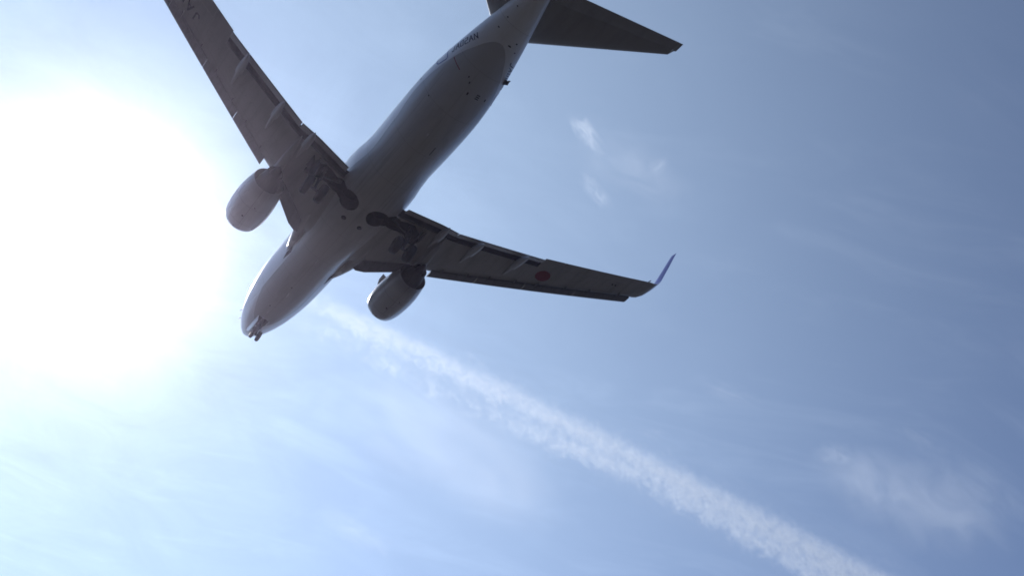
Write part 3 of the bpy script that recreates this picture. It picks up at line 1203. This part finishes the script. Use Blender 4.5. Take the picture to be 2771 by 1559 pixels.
# centre line as a parabola, width as a straight line
def lsq(xs, ys, deg):
    n = deg + 1
    A = [[sum(x ** (i + j) for x in xs) for j in range(n)] + [sum(y * x ** i for x, y in zip(xs, ys))] for i in range(n)]
    for i in range(n):
        p = max(range(i, n), key=lambda r: abs(A[r][i])); A[i], A[p] = A[p], A[i]
        for r in range(n):
            if r != i:
                f_ = A[r][i] / A[i][i]
                A[r] = [x - f_ * y for x, y in zip(A[r], A[i])]
    return [A[i][n] / A[i][i] for i in range(n)]
KM = 1000.0
cc = lsq([l[0] / KM for l in L3], [l[1] / KM for l in L3], 2)
ww = lsq([w[0] / KM for w in W3], [w[1] / KM for w in W3], 1)
cy_ = lambda x: (cc[0] + cc[1] * x / KM + cc[2] * (x / KM) ** 2) * KM
wx_ = lambda x: (ww[0] + ww[1] * x / KM) * KM
X0, X1 = L3[0][0] - 400, L3[-1][0] + 200


def contrail_density(t, co):
    x, y, z = t.xyz(co)
    xk = t.div(x, KM)
    yc = t.sub(y, t.mul(t.add(cc[0], t.mul(xk, t.add(cc[1], t.mul(xk, cc[2])))), KM))
    w = t.mul(t.add(ww[0], t.mul(xk, ww[1])), KM)
    sgn = t.mul(t.div(yc, w), float(UPS))
    zz = t.div(z, w)
    q = wx_(0)
    v = t.vec(t.div(x, q * 1.35), t.div(y, q), t.div(z, q * 1.3))
    n_big = t.noise(v, 0.8, 3, 0.5, 0.5)
    n_mid = t.noise(v, 2.1, 3, 0.55, 0.9)
    n_puff = t.noise(v, 4.6, 5, 0.62, 0.8)
    turb = t.add(t.mul(t.sub(n_big, 0.5), 0.55), t.add(t.mul(t.sub(n_mid, 0.5), 0.70), t.mul(t.sub(n_puff, 0.5), 0.48)))
    sd = t.add(sgn, turb)
    split = t.ramp(xk, L3[2][0] / KM, L3[4][0] / KM)
    A = t.gauss(sd, 0.38, 0.50)
    B = t.mul(t.gauss(sd, t.sub(-0.85, t.mul(split, -0.42)), t.add(0.55, t.mul(split, -0.20))), t.add(0.42, t.mul(split, 0.42)))
    clump = t.add(t.mul(n_mid, 0.45), t.add(t.mul(n_puff, 0.40), t.mul(n_big, 0.15)))
    core = t.m('MAXIMUM', A, B)
    body = t.add(t.mul(t.ramp(t.add(core, t.mul(t.sub(clump, 0.5), 4.4)), 0.28, 0.95), t.mul(t.add(0.55, t.mul(core, 0.45)), t.ramp(n_puff, 0.38, 0.60, 0.40, 1.30))), t.mul(t.gauss(sgn, -0.25, 0.8), 0.07))
    fade = t.ramp(xk, X0 / KM, L3[0][0] / KM + .3, 0.0, 1.0)
    rim = t.mul(t.ramp(t.m('ABSOLUTE', sgn), 1.75, 1.2), t.ramp(t.m('ABSOLUTE', zz), 0.60, 0.30))
    return t.m('MAXIMUM', t.mul(t.mul(body, fade), t.mul(rim, t.gauss(zz, 0.0, 0.35))), 0.0)


mb = MB()
rings = []
for i in range(41):
    x = X0 + (X1 - X0) * i / 40
    w = wx_(x)
    rings.append([(x, cy_(x) + 1.75 * w * cos(2 * pi * k / 24), .62 * w * sin(2 * pi * k / 24)) for k in range(24)])
mb.loft(rings)
ct = mb.build('contrail', cloud_material('contrail_ice', 0.0041, contrail_density, 0.45, 0.004))
ct.location = mid
ct.rotation_euler = (0, 0, ang_c)
ct['label'] = 'long white broken vapour trail running diagonally across the sky below the jet'
ct['category'] = 'contrail'


def cirrus(p0, p1, wpx, density, label, seed, streak=3.0, thr=(0.42, 0.72)):
    a, b = on_sheet(*p0), on_sheet(*p1)
    md, an = frame_from(a, b)
    L = (b - a).length / 2
    um, vm = (p0[0] + p1[0]) / 2, (p0[1] + p1[1]) / 2
    dx, dy = p1[0] - p0[0], p1[1] - p0[1]
    n_ = math.hypot(dx, dy)
    q = to_local(on_sheet(um - dy / n_ * wpx, vm + dx / n_ * wpx), md, an)
    w = abs(q[1])
    hgt = min(w, L) * 0.35

    def dens(t, co):
        x, y, z = t.xyz(co)
        v = t.vec(t.add(t.div(x, w * streak), seed), t.div(y, w), t.div(z, w))
        n1 = t.noise(v, 1.7, 6, 0.6, 1.8)
        n2 = t.noise(t.vec(t.div(x, w * 1.5), t.div(y, w), seed), 0.9, 3, 0.5, 0.4)
        r = t.m('SQRT', t.add(t.mul(t.div(x, L), t.div(x, L)), t.add(t.mul(t.div(y, w), t.div(y, w)), t.mul(t.div(z, hgt), t.div(z, hgt)))))
        r = t.add(r, t.mul(t.sub(n2, 0.5), 0.9))
        return t.mul(t.ramp(r, 0.95, 0.1), t.ramp(n1, thr[0], thr[1], 0.12, 1.0))
    mb = MB()
    rings = []
    for i in range(13):
        th = pi * i / 12
        x = -cos(th) * L * 1.25
        k = max(sin(th), .02) * 1.25
        rings.append([(x, w * k * cos(2 * pi * j / 20), hgt * k * sin(2 * pi * j / 20)) for j in range(20)])
    mb.loft(rings)
    o = mb.build('cirrus_cloud', cloud_material('cirrus_ice', density, dens))
    o.location = md
    o.rotation_euler = (0, 0, an)
    o['label'] = label
    o['category'] = 'cloud'
    o['group'] = 'thin cirrus clouds around the jet'
    return o


cirrus((1530, 290), (1640, 425), 32, 0.0170, 'small bright hooked wisp of cloud between the tailplane and the winglet', 1.3, 2.5, (0.34, 0.66))
cirrus((1555, 440), (1665, 585), 32, 0.0075, 'faint curved wisp of cloud just under the bright hooked wisp', 5.1, 2.5, (0.34, 0.68))
cirrus((1740, 480), (1820, 425), 26, 0.0065, 'tiny pale tuft of cloud between the bright hooked wisp and the winglet', 8.2, 1.6, (0.34, 0.66))
cirrus((1500, 330), (1900, 560), 120, 0.0014, 'soft broad veil of cloud spread behind the bright hooked wisp', 15.7, 2, (0.32, 0.75))
cirrus((2190, 1200), (2330, 1262), 42, 0.0042, 'small pale puff of cloud above the broad cloud patch at lower right', 2.7, 1.6, (0.34, 0.66))
cirrus((2190, 1225), (2820, 1500), 150, 0.0024, 'broad soft pinkish cloud patch at lower right above the vapour trail', 9.4, 1.6, (0.36, 0.66))
cirrus((1850, 1020), (2110, 1120), 40, 0.0018, 'faint narrow streak of cloud over the middle of the vapour trail', 3.3, 4)
cirrus((840, 930), (1560, 1440), 190, 0.0009, 'wide thin curtain of cloud hanging below the left end of the vapour trail', 6.6, 3, (0.30, 0.75))
cirrus((860, 1370), (1080, 1520), 50, 0.0013, 'soft small cloud streak near the bottom edge left of centre', 4.2, 3)
cirrus((2390, 1135), (2560, 1225), 38, 0.0020, 'slim diagonal cloud streak above the broad patch at right', 7.1, 4)
cirrus((1700, 1165), (1830, 1190), 24, 0.0018, 'small oblong shred of cloud close above the middle of the vapour trail', 12.4, 3)
